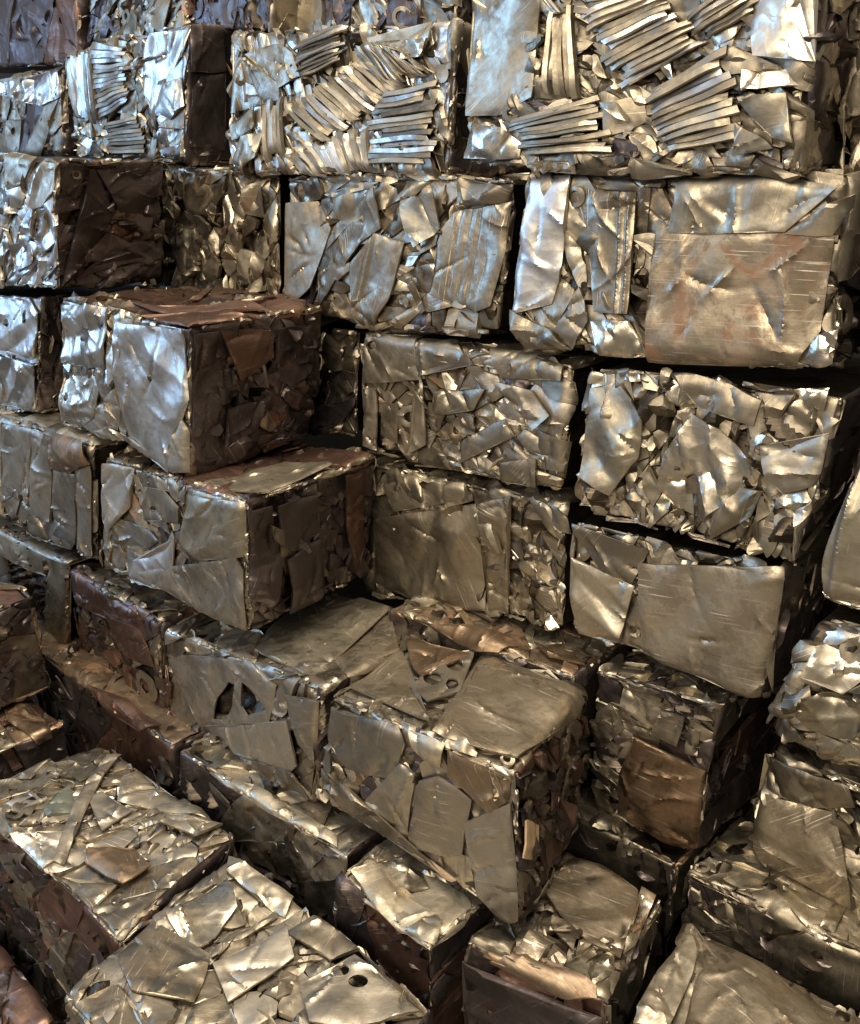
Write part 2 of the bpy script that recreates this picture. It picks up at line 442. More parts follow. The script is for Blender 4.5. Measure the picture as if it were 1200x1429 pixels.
def warp_of(rng, amp):
    ks = [(rng.uniform(-55, 55), rng.uniform(-55, 55), rng.uniform(0, 6.3)) for _ in range(3)] + \
         [(rng.uniform(-140, 140), rng.uniform(-140, 140), rng.uniform(0, 6.3)) for _ in range(2)]
    def f(p):
        x = sum(np.sin(k[0] * p[:, 0] + k[1] * p[:, 1] + k[2]) for k in ks[:2]) + 0.3 * np.sin(ks[3][0] * p[:, 0] + ks[3][1] * p[:, 1] + ks[3][2])
        y = sum(np.sin(k[0] * p[:, 0] + k[1] * p[:, 1] + k[2]) for k in ks[1:3]) + 0.3 * np.sin(ks[4][0] * p[:, 0] + ks[4][1] * p[:, 1] + ks[4][2])
        return p + amp * np.stack([x, y], 1)
    return f
def pick(rng, mats):
    t = sum(mats.values()); x = rng.random() * t
    for k, v in mats.items():
        x -= v
        if x <= 0: return k
    return k
def shard(rng, c, size):
    kind = rng.random(); a = rng.uniform(0, 6.3)
    rot = np.array([[math.cos(a), -math.sin(a)], [math.sin(a), math.cos(a)]])
    hl = []
    if kind < 0.28:      # long strip
        L_, w_ = size * rng.uniform(0.8, 1.3), size * rng.uniform(0.12, 0.25)
        p = np.array([(-L_, -w_), (L_, -w_ * rng.uniform(0.3, 1)), (L_ * rng.uniform(0.8, 1), w_), (-L_ * rng.uniform(0.8, 1), w_ * rng.uniform(.5, 1))]) * 0.5
    elif kind < 0.62:    # torn shard
        n = rng.choice([3, 4, 4, 5]); an = sorted(rng.uniform(0, 6.28) for _ in range(n))
        an = [2 * math.pi * i / n + rng.uniform(-.35, .35) for i in range(n)]
        p = np.array([(math.cos(t) * size * rng.uniform(.3, .65), math.sin(t) * size * rng.uniform(.25, .5)) for t in an])
    elif kind < 0.87:    # plate remnant with a round bite cut out of one side
        w_, h_ = size * rng.uniform(.4, .55), size * rng.uniform(.28, .45); r = h_ * rng.uniform(.5, .85); x0 = rng.uniform(-.3, .3) * w_
        arc = [(x0 + r * math.cos(t), h_ - r * math.sin(t)) for t in np.linspace(math.pi, 0, 9)] if rng.random() < 0.8 else []
        p = np.array([(-w_, h_ * rng.uniform(.7, 1))] + [q for q in arc if abs(q[0]) < w_] + [(w_, h_), (w_ * rng.uniform(.6, 1), -h_), (-w_ * rng.uniform(.5, 1), -h_ * rng.uniform(.6, 1))])[::-1]
    else:                # punched disc or ring
        r = size * rng.uniform(.22, .36)
        p = np.array([(r * math.cos(t), r * math.sin(t) * 0.9) for t in np.linspace(0, 2 * math.pi, 18)[:-1]])
        if rng.random() < 0.7:
            r2 = r * rng.uniform(.35, .6); hl = [np.array([(r2 * math.cos(t) + r * .1, r2 * math.sin(t)) for t in np.linspace(0, 2 * math.pi, 12)[:-1]])]
    return p @ rot.T + c, [h @ rot.T + c for h in hl]

def edge_strips(b, faces, n, rng, mat):
    """thin sheet edges squeezed up between the pieces: narrow curved ribbons standing on edge"""
    vs_, fs_, uv_ = [], [], []; k = 0
    for fc in faces:
        W, H = b.wh(fc); flow = rng.uniform(0, 3.14); hs = b.hero[fc]
        for _ in range(int(n * (0.4 + W * H / .45))):
            u, v = rng.uniform(0, W), rng.uniform(0, H)
            if rng.random() < .35:
                v = abs(rng.gauss(0, .02)) if rng.random() < .6 else H - abs(rng.gauss(0, .02))
            L_ = math.exp(rng.uniform(math.log(.025), math.log(.15))); a = flow + rng.gauss(0, .7); cv = rng.uniform(-9, 9)
            if any(inside(np.array([[u, v]]), h)[0] for h in hs): continue
            m = max(4, int(L_ / .012)); x = np.linspace(-.5, .5, m) * L_
            ly = cv * x * x + .002 * np.sin(x * rng.uniform(40, 120) + rng.uniform(0, 6))
            lean = rng.uniform(-.009, .009); top = rng.uniform(.004, .011)
            taper = 1 - np.abs(x / L_ * 2) ** 3
            uu, vv, hh = [], [], []
            for z_, off in ((-.014, 0.0), (top * .6, lean * .6), (top, lean)):
                y_ = ly + off
                uu.append(u + x * math.cos(a) - y_ * math.sin(a)); vv.append(v + x * math.sin(a) + y_ * math.cos(a))
                hh.append(np.where(taper > 0, z_ * taper - .012 * (1 - taper), -.012))
            uu, vv, hh = map(np.concatenate, (uu, vv, hh))
            if uu.min() < -.01 or uu.max() > W + .01 or vv.min() < -.01 or vv.max() > H + .01: continue
            vs_.append(b.local(b.pos(fc, uu, vv, hh))); uv_.append(np.stack([uu, vv], 1))
            for r_ in range(2):
                for i_ in range(m - 1):
                    q = k + r_ * m + i_; fs_.append((q, q + 1, q + m + 1, q + m))
            k += 3 * m
    if not vs_: return
    o = new_mesh('squeezed_sheet_edges', np.concatenate(vs_), np.array(fs_, dtype=np.int32), M[mat], b.root, uv=np.concatenate(uv_), smooth=60)
    o['kind'] = 'stuff'

def box_of(b):
    c = b.C.reshape(-1, 3); q = np.stack([c @ E1, c @ E2, c[:, 2]], 1)
    lo, hi = np.sort(q, 0)[2:4].mean(0), np.sort(q, 0)[4:6].mean(0)
    lo, hi = q.min(0), q.max(0); m = (lo + hi) / 2; hf = (hi - lo) / 2 * np.array([.93, .93, .93])
    return m - hf, m + hf
BOXES = []
def seen(b, face, poly):
    """could this outline show from the photograph's position or a step beside it?"""
    poly = poly[::max(1, len(poly) // 14)]
    p = b.pos(face, poly[:, 0], poly[:, 1], np.zeros(len(poly)))
    pr = project(p)
    inn = (pr[:, 0] > -110) & (pr[:, 0] < 1310) & (pr[:, 1] > -110) & (pr[:, 1] < 1540)
    if not inn.any(): return False
    vis = np.zeros(len(p), bool)
    for off in (-.35, 0, .35):
        o = np.array([off, 0, 0]); q = np.stack([p @ E1, p @ E2, p[:, 2]], 1); oq = np.array([o @ E1, o @ E2, 0])
        d = (q - oq)[None]; d = np.where(np.abs(d) < 1e-9, 1e-9, d)
        if not BOXES: BOXES.extend([list(BALES), np.array([bb.box[0] for bb in BALES.values()])[:, None], np.array([bb.box[1] for bb in BALES.values()])[:, None]])
        t0 = (BOXES[1] - oq) / d; t1 = (BOXES[2] - oq) / d
        tn = np.minimum(t0, t1).max(2); tf = np.maximum(t0, t1).min(2)
        hit = (tn < tf) & (tn < 0.985) & (tf > 0); hit[BOXES[0].index(b.key)] = False
        occ = hit.any(0)
        vis |= ~occ
    return bool((vis & inn).any())
def fill(b, face, n=22, elong=1.6, gap=0.0024, mats=None, slope=0.2, lam=0.11, over=10, osize=0.13, drop=0.03, warp=0.007, seed=0):
    rng = random.Random(b.key + face + str(seed)); W, H = b.wh(face)
    mats = mats or {'steel': 5, 'dull': 3, 'bright': 1}
    cells = voronoi(W, H, n, rng, rng.uniform(1, elong) if rng.random() < .5 else elong, gap, 0.012)
    wf = warp_of(rng, warp)
    heroes = b.hero.get(face, [])
    def covered(p):
        return any(inside(p, h).mean() > 0.9 for h in heroes)
    for c in cells:
        if abs(area2(c)) < 0.0004: continue
        p = resample(c, G); 
        if covered(p): continue
        if rng.random() < drop or not seen(b, face, p): continue
        p = wf(p)
        p = np.clip(p, [-0.02, -0.02], [W + 0.02, H + 0.02])
        big = abs(area2(c)) > 0.02
        soft = rng.random() < .22
        sheet(b, face, p, rng, pick(rng, mats), h0=rng.uniform(-.012, .004), tilt=min(.14, .03 + .3 * slope), slope=slope * rng.uniform(.3, 1.5),
              lam=lam * rng.uniform(.7, 2.2), roll=rng.uniform(.005, .012) if soft else .001, rollw=rng.uniform(.002, .005), skirt=.016,
              bend=rng.uniform(-.018, .018) * slope, nf=rng.choice([1, 2, 3, 4]))
    for _ in range(over):
        c = np.array([rng.uniform(.03, W - .03), rng.uniform(.03, H - .03)])
        if any(inside(c[None], h)[0] for h in heroes) and rng.random() < .96: continue
        p, hl = shard(rng, c, osize * math.exp(rng.uniform(-.6, .5)))
        if not seen(b, face, p): continue
        if p.min() < -.06 or (p.max(0) > [W + .05, H + .05]).any():
            p = np.clip(p, [-.02, -.02], [W + .02, H + .02])
            if abs(area2(p)) < 2e-4: continue
            hl = []
        sheet(b, face, p, rng, pick(rng, mats), name='cut_plate' if hl else 'torn_sheet', h0=rng.uniform(.001, .007), tilt=min(.08, .02 + .2 * slope), slope=slope * rng.uniform(.2, 1.0), lam=lam * 1.2,
              roll=.002, rollw=.01, skirt=.005, holes=hl, bend=rng.uniform(-.02, .025) * slope, nf=3)

def hero(b, face, px, mat, name='sheet_panel', **k):
    uv = b.uv_of(face, px)
    rng = random.Random(b.key + face + str(px[0]))
    n_ = len(b.hero[face]); b.hero[face].append(uv)
    kw = dict(h0=.010 + .0016 * min(n_, 8), tilt=.02, slope=.05, lam=.25, roll=.003, rollw=.01, skirt=.006, nf=3)
    kw.update(k); kw.setdefault('g', .0045 if 'ribs_px' in k else .0086); kw.setdefault('crease', .008)
    if 'holes' in kw: kw['holes'] = [b.uv_of(face, h) for h in kw['holes']]
    if 'ribs_px' in kw:
        (p0, p1), offs, amp, wd = kw.pop('ribs_px'); q = b.uv_of(face, [p0, p1]); d = (q[1] - q[0]) / np.linalg.norm(q[1] - q[0])
        kw['ribs'] = (tuple(q[0]), tuple(d), offs, amp, wd); kw.setdefault('ang', math.atan2(d[1], d[0]))
    if name != 'punched_disc': uv = warp_of(rng, .0022)(resample(uv, G))
    return sheet(b, face, uv, rng, mat, name=name, **kw)

def strip_pack(b, face, p00, p01, p10, p11, n, mats, jag=0.02, tilt=0.0065, over=1.3):
    """folded fins lying side by side: start edge p00-p01, end edge p10-p11 (image points), n strips"""
    q = b.uv_of(face, [p00, p01, p10, p11]); n = int(n * 1.3)
    rng = random.Random(b.key + 'pack' + str(p00))
    b.hero[face].append(np.array([q[0], q[1], q[3], q[2]]))
    for i in range(n):
        t0, t1 = i / n, (i + over) / n
        a0, a1 = q[0] + (q[1] - q[0]) * t0, q[0] + (q[1] - q[0]) * t1
        e0, e1 = q[2] + (q[3] - q[2]) * t0, q[2] + (q[3] - q[2]) * t1
        j = lambda: rng.uniform(-jag, jag)
        d = (e0 - a0) / (np.linalg.norm(e0 - a0) + 1e-9)
        sh = j(); a0, a1 = a0 + d * sh, a1 + d * (sh + j() * .5); sh = j(); e0, e1 = e0 + d * sh, e1 + d * (sh + j() * .5)
        m = 9; tt = np.linspace(0, 1, m); rows = []
        bow = rng.uniform(-.006, .006); z0 = rng.uniform(-.003, .003); lat = rng.gauss(0, .003); wv_ = rng.uniform(0, 6.3); tl = tilt * rng.uniform(.5, 1.3); up = rng.uniform(-.003, .003)
        for s_, hh in (((0.0, -.010), (0.2, tl * .3), (0.86, tl), (1.0, 0.0)) if p01[1] > p00[1] else ((0.0, 0.0), (0.14, tl), (0.8, tl * .3), (1.0, -.010))):
            l = a0 + (a1 - a0) * s_; r_ = e0 + (e1 - e0) * s_
            pts = l[None] + (r_ - l)[None] * tt[:, None]
            nv = np.array([-(r_ - l)[1], (r_ - l)[0]]) / (np.linalg.norm(r_ - l) + 1e-9)
            pts = pts + nv[None] * (lat * np.sin(math.pi * tt) + .0015 * np.sin(7 * tt + wv_))[:, None]
            hz = .015 + z0 + hh + bow * np.sin(math.pi * tt) + up * (tt - .5) - .008 * np.exp(-np.minimum(tt, 1 - tt) / .03)
            rows.append(b.pos(face, pts[:, 0], pts[:, 1], hz))
        P = np.concatenate(rows); f = []
        for r_ in range(3):
            for c in range(m - 1): f.append((r_ * m + c, r_ * m + c + 1, (r_ + 1) * m + c + 1, (r_ + 1) * m + c))
        uv = np.stack([np.tile(tt, 4), np.repeat([0, .1, .7, 1], m) * .02], 1) + rng.uniform(0, 9)
        new_mesh('folded_fin', b.local(P), np.array(f, dtype=np.int32), M[pick(rng, mats)], b.root, uv=uv, smooth=40)

def rims(b, faces, rng, mats):
    """squeezed, finely crumpled ribbons along the arrises"""
    for fc in faces:
        W, H = b.wh(fc)
        for side in range(4):
            ln = W if side < 2 else H; x = rng.uniform(0, .1)
            while x < ln - .05:
                l = rng.uniform(.05, .2); w_ = rng.uniform(.010, .026)
                if rng.random() < (.75 if side == 0 else .4):
                    x1 = min(x + l, ln - .01); n = max(3, int((x1 - x) / .02)); t = np.linspace(x, x1, n)
                    lo = np.array([rng.uniform(-.008, .002) for _ in t]); hi = np.array([w_ * rng.uniform(.35, 1.1) for _ in t])
                    if side == 0: p = [(a, c) for a, c in zip(t, lo)] + [(a, c) for a, c in zip(t[::-1], hi)]
                    elif side == 1: p = [(a, H - c) for a, c in zip(t, lo)] + [(a, H - c) for a, c in zip(t[::-1], hi)]
                    elif side == 2: p = [(W - c, a) for a, c in zip(t, lo)] + [(W - c, a) for a, c in zip(t[::-1], hi)]
                    else: p = [(c, a) for a, c in zip(t, lo)] + [(c, a) for a, c in zip(t[::-1], hi)]
                    p = np.array(p)
                    if seen(b, fc, p):
                        sheet(b, fc, p, rng, pick(rng, mats), name='crumpled_rim', h0=rng.uniform(.002, .008), tilt=0, slope=.5, lam=.045, roll=.003, rollw=.004, skirt=.004, g=.0075, nf=4, crease=.004, ruffle=.004)
                x += l + rng.uniform(0, .12)

BALES = {}
def add(key, corners, label, group=None, radius=0.03):
    b = Bale(key, corners, radius, key)
    o = bpy.data.objects.new('scrap_bale', None); scene.collection.objects.link(o)
    o.location = tuple(b.base + E3 * ZC); o.empty_display_size = 0.1
    o['label'] = label; o['category'] = 'scrap bale'; o['group'] = 'pressed scrap metal bales in the pile'
    b.root = o; BALES[key] = b
    return b
def front(key, px, D, depth, label, top_back=None, radius=0.03, right_back=None, skew=0.0):
    """px: top-left, bottom-left, bottom-right, top-right of the front face; D: distance of that face (left, right)"""
    Dl, Dr = D if isinstance(D, tuple) else (D, D)
    C = np.zeros((2, 2, 2, 3))
    C[0, 0, 1] = on_row(*px[0], Dl); C[0, 0, 0] = on_row(*px[1], Dl); C[1, 0, 0] = on_row(*px[2], Dr); C[1, 0, 1] = on_row(*px[3], Dr)
    for i in (0, 1):
        for k in (0, 1): C[i, 1, k] = C[i, 0, k] + E2 * depth + E1 * skew
    # level the rear edges a little
    return add(key, C, label, radius=radius)
def topped(key, quad, z, h, label, radius=0.03, dz=(0, 0, 0, 0)):
    """quad of (s, D) points of the top face: front-left, front-right, back-right, back-left"""
    C = np.zeros((2, 2, 2, 3))
    for (i, j), q, d in zip(((0, 0), (1, 0), (1, 1), (0, 1)), quad, dz):
        C[i, j, 1] = sd(*q, z + d); C[i, j, 0] = sd(*q, z - h)
    return add(key, C, label, radius=radius)

# ------------------------------------------------------------------ the pile, row by row
F0 = 2.2      # front of the back row; the middle row stands 0.6 m nearer
front('Z1', [(-160, -130), (-160, 100), (108, 92), (112, -120)], 2.42, .6, 'dark brown bale at the top left corner, above the bluish bale')
front('Z2', [(118, -60), (118, 62), (262, 52), (262, -60)], 2.45, .6, 'silver bale cut off by the top edge, right of the dark brown one')
front('Z3', [(268, -80), (268, 46), (378, 52), (378, -80)], 2.38, .6, 'bale cut off by the top edge with a dark rounded underside')
front('Z4', [(384, -80), (384, 56), (640, 48), (640, -80)], 2.5, .6, 'pale bale at the top edge behind the bale of diagonal fins')
front('T1', [(-120, 130), (-120, 222), (90, 218), (88, 92)], 2.2, .7, 'low bale with a blue shining rim at the left edge of the top row')
front('T2', [(92, 72), (100, 222), (258, 228), (262, 25)], 2.2, .65, 'bluish silver bale of upright folded fins with a black right side')
front('T3', [(322, 42), (318, 240), (624, 249), (640, 26)], 2.2, .65, 'silver bale of diagonal folded fins in the middle of the top row')
front('T4', [(655, -40), (643, 235), (1117, 246), (1150, -40)], 2.14, .6, 'largest top row bale with fanned fins and a tall smooth panel on its left')
front('T5', [(1192, -60), (1168, 246), (1420, 262), (1440, -60)], 2.32, .6, 'bale cut off by the right edge at the top, beside the fanned fins')
front('L2b', [(185, 226), (183, 404), (388, 434), (388, 240)], 2.24, .6, 'narrow crinkled bale between the dark brown block and the striped sheets')
front('L2c', [(392, 244), (390, 440), (697, 472), (720, 244)], 2.2, .65, 'second row bale of crumpled upright sheets with a striped plate on the right')
front('L2d', [(730, 233), (708, 482), (1166, 524), (1198, 240)], 2.18, .65, 'large bale with a big rust stained flat panel and a blue glinting left sheet', radius=.045)
front('R0', [(1222, 250), (1205, 545), (1420, 575), (1440, 250)], 2.3, .6, 'dark bale at the right edge beside the rust stained panel')
front('L3c', [(300, 448), (300, 600), (497, 614), (499, 460)], 2.26, .6, 'dark recessed bale right of the red brown block')
front('L3d', [(502, 464), (505, 634), (786, 692), (800, 508)], 2.2, .65, 'middle bale of thin cut plates with round cut outs')
front('L3e', [(812, 508), (795, 712), (1108, 797), (1186, 548)], 2.18, .62, 'heavily crumpled shining bale with a crescent fold under the rust stained panel')
front('L4c', [(512, 648), (510, 832), (784, 884), (792, 702)], 2.22, .65, 'bale with one smooth bulging sheet, behind the two brown blocks')
front('L4d', [(792, 722), (788, 884), (1062, 980), (1098, 788)], 2.22, .62, 'bale with a large square scratched panel under the heavily crumpled one', radius=.035)
front('R1', [(1205, 575), (1140, 836), (1400, 900), (1440, 640)], 2.2, .6, 'rounded bale with pressed bead at the right edge, beside the crumpled one', radius=.05)
front('R2', [(1136, 858), (1064, 1026), (1330, 1120), (1420, 930)], 2.22, .6, 'lumpy crushed bale at the right edge under the rounded one', radius=.04)
front('R3', [(1062, 1036), (1046, 1186), (1340, 1380), (1360, 1170)], 2.30, .6, 'bale with a smooth scratched panel at the right edge, lowest of its stack', radius=.04)
topped('L5f', [(-2.14, 2.05), (-1.37, 2.12), (-1.37, 2.75), (-2.14, 2.7)], -1.46, .48, 'bale with only its rusty top edge showing behind the big front block')
front('L5e', [(828, 934), (822, 1120), (972, 1192), (1012, 984)], 2.2, .6, 'bale with a tilted brown panel that glows in its middle')
topped('L6d', [(-1.95, 2.10), (-.98, 2.13), (-.98, 2.8), (-1.95, 2.8)], -1.955, .98, 'dark low bale with a bright ledge under the glowing panel')
topped('L6e', [(-.97, 2.13), (-.1, 2.2), (-.1, 2.85), (-.97, 2.8)], -1.96, .98, 'low dark bale with torn shards on its ledge, under the scratched panel at right')

# middle row
front('L2a', [(-150, 206), (-150, 392), (78, 407), (76, 222)], 1.62, .52, 'bale with a light blue front and a dark brown right side', radius=.025, skew=-.13)
front('L3a', [(-150, 398), (-150, 555), (48, 580), (58, 412)], 1.66, .55, 'smooth silver bale at the left edge, beside the red brown block')
front('L3b', [(80, 415), (86, 588), (265, 664), (265, 455)], 1.63, .56, 'block with a red brown top and right side and a silver front', radius=.022)
front('L4a', [(-150, 535), (-140, 655), (134, 792), (128, 622)], 1.58, .58, 'bale of upright grey strips at the left edge under the silver bale')
front('L4b', [(138, 634), (140, 794), (348, 884), (345, 700)], 1.59, .6, 'block with a grey patchwork front and a dark oxidised right side', radius=.03, skew=-.06)
front('L5a', [(-500, 500), (-480, 590), (92, 902), (94, 785)], 1.57, .55, 'dark bale at the left edge in the shade below the grey strips')
front('L5b', [(98, 792), (106, 922), (228, 1034), (220, 868)], 1.58, .58, 'brown shaded bale under the grey patchwork block')
front('L5c', [(224, 876), (234, 1040), (440, 1126), (452, 962)], 1.58, .6, 'long flat plated bale with curved cut outs left of the big front block')
C5 = BALES['L5c']
def L5d():
    C = np.zeros((2, 2, 2, 3))
    C[0, 0, 1] = on_row(456, 972, 1.57); C[0, 0, 0] = on_row(440, 1116, 1.57); C[1, 0, 0] = on_row(720, 1288, 1.60); C[1, 0, 1] = on_row(724, 1080, 1.62)
    C[0, 1, 1] = sd(-1.975, 2.05, -1.50); C[1, 1, 1] = sd(-1.325, 2.12, -1.49); C[1, 1, 0] = sd(-1.29, 2.08, -1.95); C[0, 1, 0] = sd(-1.96, 2.05, -1.95)
    return add('L5d', C, 'big protruding block in the lower middle with a smooth golden top sheet', radius=.03)
L5d()
topped('L6z', [(-4.8, 1.45), (-2.63, 1.45), (-2.63, 2.0), (-4.8, 2.0)], -1.97, .97, 'low brown bale with a ledge in the dark hollow at left')
topped('L6a', [(-2.61, 1.45), (-1.74, 1.49), (-1.74, 2.05), (-2.61, 2.05)], -1.965, .97, 'low dark bale with a narrow ledge under the flat plated bale')
topped('L6b', [(-1.70, 1.415), (-1.31, 1.405), (-1.31, 2.0), (-1.70, 2.0)], -1.965, .97, 'short low bale with a bent top under the big front block')
topped('L6c', [(-1.28, 1.49), (-.865, 1.59), (-.945, 2.0), (-1.30, 1.98)], -1.96, .97, 'low bale with a smooth lit top and brown front right of the big front block', radius=.035)
topped('FR', [(-.80, 1.54), (-.05, 1.54), (-.12, 2.0), (-.875, 1.97)], -1.96, .97, 'smooth dented bale top in the bottom right corner', radius=.035)
# front row
topped('FLa', [(-4.3, .9), (-3.42, .9), (-3.47, 1.4), (-4.3, 1.4)], -1.62, .44, 'dark bale standing at the left edge above the hollow')
topped('FL0', [(-4.1, .82), (-3.24, .84), (-3.22, 1.35), (-4.1, 1.36)], -2.08, .86, 'rust patched bale top at the left edge beside the hollow')
topped('FL1', [(-3.12, .87), (-2.06, .90), (-2.18, 1.39), (-2.98, 1.35)], -2.08, .86, 'bale top of tangled bright offcuts in the lower left')
topped('FL2', [(-2.02, .70), (-1.05, .72), (-1.24, 1.345), (-2.125, 1.36)], -2.08, .86, 'bale top of broad pale sheets at the bottom edge')

topped('FLb', [(-3.5, .30), (-2.30, .30), (-2.36, .80), (-3.5, .80)], -2.52, .42, 'rusty brown bale low in the bottom left corner')
# ------------------------------------------------------------------ surfaces: the sheets one can pick out, then the mosaic between them
for b in BALES.values(): b.box = box_of(b); b.visible = ''
VIS = {k: 'FRT' for k in BALES}
for k in 'Z1 Z2 Z3 Z4 T1 T2 T3 T4 L4d L3e L2a L3a R1 R2'.split(): VIS[k] = 'FR'
for k in 'L2b L2c L3c R0 T5 L2d'.split(): VIS[k] = 'F'
VIS['L2d'] = 'FRT'; VIS['L2c'] = VIS['L2b'] = 'FT'
for k in 'L3d L4c L4a L5a'.split(): VIS[k] = 'FT'
for k, b in BALES.items(): core(b, VIS[k], False)
def H(key, face, mat, px, name='sheet_panel', **k): return hero(BALES[key], face, px, mat, name, **k)
def circ(x, y, rx, ry=None, n=12):
    return [(x + rx * math.cos(2 * math.pi * i / n), y + (ry or rx) * math.sin(2 * math.pi * i / n)) for i in range(n)]
FIN = {'steel': 4, 'dull': 2, 'silver': 2}
def PK(key, *a, **k): strip_pack(BALES[key], 'F', *a, **k)
# top row
H('T1', 'F', 'silver', [(0, 106), (40, 98), (84, 84), (88, 132), (60, 148), (0, 132)], slope=.3, lam=.1)
H('T2', 'F', 'silver', [(202, 80), (213, 48), (233, 30), (259, 29), (257, 67), (247, 87), (227, 112), (213, 160), (203, 133)], slope=.12, bend=.008)
H('T2', 'F', 'silver', [(214, 160), (230, 117), (255, 110), (257, 147), (240, 166)], slope=.15)
PK('T2', (163, 36), (210, 26), (180, 98), (205, 88), 9, {'silver': 1})
PK('T2', (130, 56), (142, 165), (162, 40), (180, 142), 12, {'silver': 2, 'steel': 1})
PK('T2', (96, 84), (128, 78), (108, 165), (138, 168), 8, {'silver': 2, 'dull': 1})
PK('T2', (150, 172), (156, 212), (196, 160), (204, 212), 7, {'dull': 2, 'steel': 1})
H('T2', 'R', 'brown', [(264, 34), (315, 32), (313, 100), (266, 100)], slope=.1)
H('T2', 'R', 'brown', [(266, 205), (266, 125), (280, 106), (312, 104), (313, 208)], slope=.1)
H('T3', 'F', 'steel', [(331, 80), (345, 79), (390, 118), (390, 140), (322, 158)], slope=.08)
H('T3', 'F', 'steel', [(343, 76), (388, 60), (412, 72), (420, 108), (393, 120)], slope=.08)
H('T3', 'F', 'steel', [(326, 176), (360, 150), (359, 180), (331, 196)], slope=.2)
H('T3', 'F', 'steel', [(323, 226), (345, 190), (366, 182), (361, 218), (340, 232)], slope=.2)
H('T3', 'F', 'steel', [(505, 30), (560, 28), (604, 30), (602, 52), (548, 60), (520, 52)], slope=.3)
H('T3', 'F', 'bright', [(530, 62), (600, 54), (594, 80), (545, 82)], slope=.3)
PK('T3', (418, 58), (422, 108), (484, 34), (480, 82), 8, FIN)
PK('T3', (402, 150), (520, 78), (452, 198), (566, 118), 17, FIN)
PK('T3', (396, 215), (514, 178), (432, 244), (522, 238), 13, FIN)
PK('T3', (524, 132), (524, 226), (606, 112), (604, 226), 11, FIN, jag=.04)
PK('T3', (490, 62), (560, 64), (530, 120), (606, 100), 9, FIN)
PK('T3', (372, 150), (394, 140), (376, 226), (398, 210), 4, FIN)
H('T4', 'F', 'steel', [(657, -40), (762, -40), (750, 65), (742, 135), (720, 138), (698, 160), (657, 162), (651, 100)], slope=.10, bend=.012, lam=.3)
H('T4', 'F', 'bright', [(647, 190), (665, 175), (702, 177), (727, 200), (725, 221), (652, 221)], slope=.25, bend=-.012)
PK('T4', (800, -8), (872, 122), (884, -38), (985, 60), 13, FIN)
PK('T4', (905, 128), (930, 212), (1014, 62), (1036, 192), 9, FIN)
PK('T4', (712, 166), (738, 216), (835, 130), (848, 212), 8, {'dull': 3, 'steel': 2})
PK('T4', (965, 18), (990, 54), (1056, -40), (1056, 14), 5, FIN)
PK('T4', (770, 20), (800, 20), (762, 120), (808, 130), 5, {'dull': 1, 'steel': 1})
H('T4', 'F', 'bright', [(1053, 45), (1060, -38), (1140, -38), (1136, 60), (1128, 88), (1054, 78)], slope=.25, bend=.01)
H('T4', 'F', 'bright', [(1040, 97), (1118, 100), (1116, 121), (1042, 122)], slope=.3)
H('T4', 'F', 'steel', [(1034, 135), (1098, 130), (1106, 200), (1080, 195)], slope=.3)
H('T4', 'F', 'dull', [(1032, 170), (1085, 208), (1030, 218)], slope=.1)
# second row
H('L2c', 'F', 'steel', [(400, 285), (440, 280), (462, 320), (436, 400), (396, 436)], slope=.2, bend=-.012)
H('L2c', 'F', 'steel', [(473, 276), (530, 262), (535, 318), (500, 340), (471, 292)], slope=.2)
H('L2c', 'F', 'panel', [(446, 386), (455, 350), (495, 308), (518, 314), (480, 376), (450, 426)], slope=.1)
H('L2c', 'F', 'panel', [(491, 370), (528, 325), (566, 340), (545, 420), (525, 456), (496, 440)], ribs_px=(((505, 450), (535, 332)), (.03, .05), .006, .008))
H('L2c', 'F', 'panel', [(635, 296), (716, 282), (706, 350), (690, 425), (665, 437), (603, 410), (620, 320)], ribs_px=(((640, 420), (662, 290)), (-.04, .0, .04), -.004, .006))
H('L2c', 'F', 'dull', [(646, 252), (719, 262), (717, 284), (646, 286)], slope=.25)
H('L2c', 'F', 'steel', [(560, 280), (612, 270), (618, 320), (585, 345), (570, 320)], slope=.2)
H('L2d', 'F', 'silver', [(744, 247), (798, 246), (790, 300), (787, 370), (770, 425), (719, 435), (722, 385), (738, 300)], slope=.06, bend=-.016, lam=.3)
H('L2d', 'F', 'dull', [(890, 266), (910, 262), (897, 370), (888, 385)], slope=.2)
H('L2d', 'F', 'bright', [(828, 448), (880, 445), (904, 498), (842, 486)], slope=.4)
H('L2d', 'F', 'grey', [(775, 460), (812, 398), (822, 450), (797, 488)], slope=.15)
H('L2d', 'F', 'panel', [(820, 262), (888, 267), (885, 350), (880, 437), (835, 435), (825, 350)], h0=.014, ribs_px=(((870, 435), (874, 268)), (-.012, .012), .006, .005))
H('L2d', 'F', 'steel', [(950, 244), (1060, 241), (1172, 262), (1100, 322), (932, 328), (945, 280)], slope=.22, lam=.22, bend=.01)
H('L2d', 'F', 'bright', [(1100, 328), (1186, 270), (1192, 290), (1165, 327)], slope=.3)
H('L2d', 'F', 'rusted_panel', [(918, 328), (1165, 325), (1158, 375), (1147, 460), (1108, 515), (906, 503)], h0=.016, slope=.025, ang=0.0)
H('L2d', 'F', 'bright', [(1082, 517), (1146, 466), (1168, 460), (1160, 505), (1125, 521)], slope=.35, h0=.02)
H('L2d', 'F', 'steel', [(712, 432), (770, 460), (795, 490), (730, 485)], slope=.3)
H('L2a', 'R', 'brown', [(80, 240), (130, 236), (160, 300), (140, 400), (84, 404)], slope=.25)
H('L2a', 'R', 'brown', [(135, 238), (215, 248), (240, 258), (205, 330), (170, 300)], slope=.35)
H('L2a', 'R', 'brown', [(110, 385), (170, 350), (205, 360), (215, 402), (130, 408)], slope=.2)
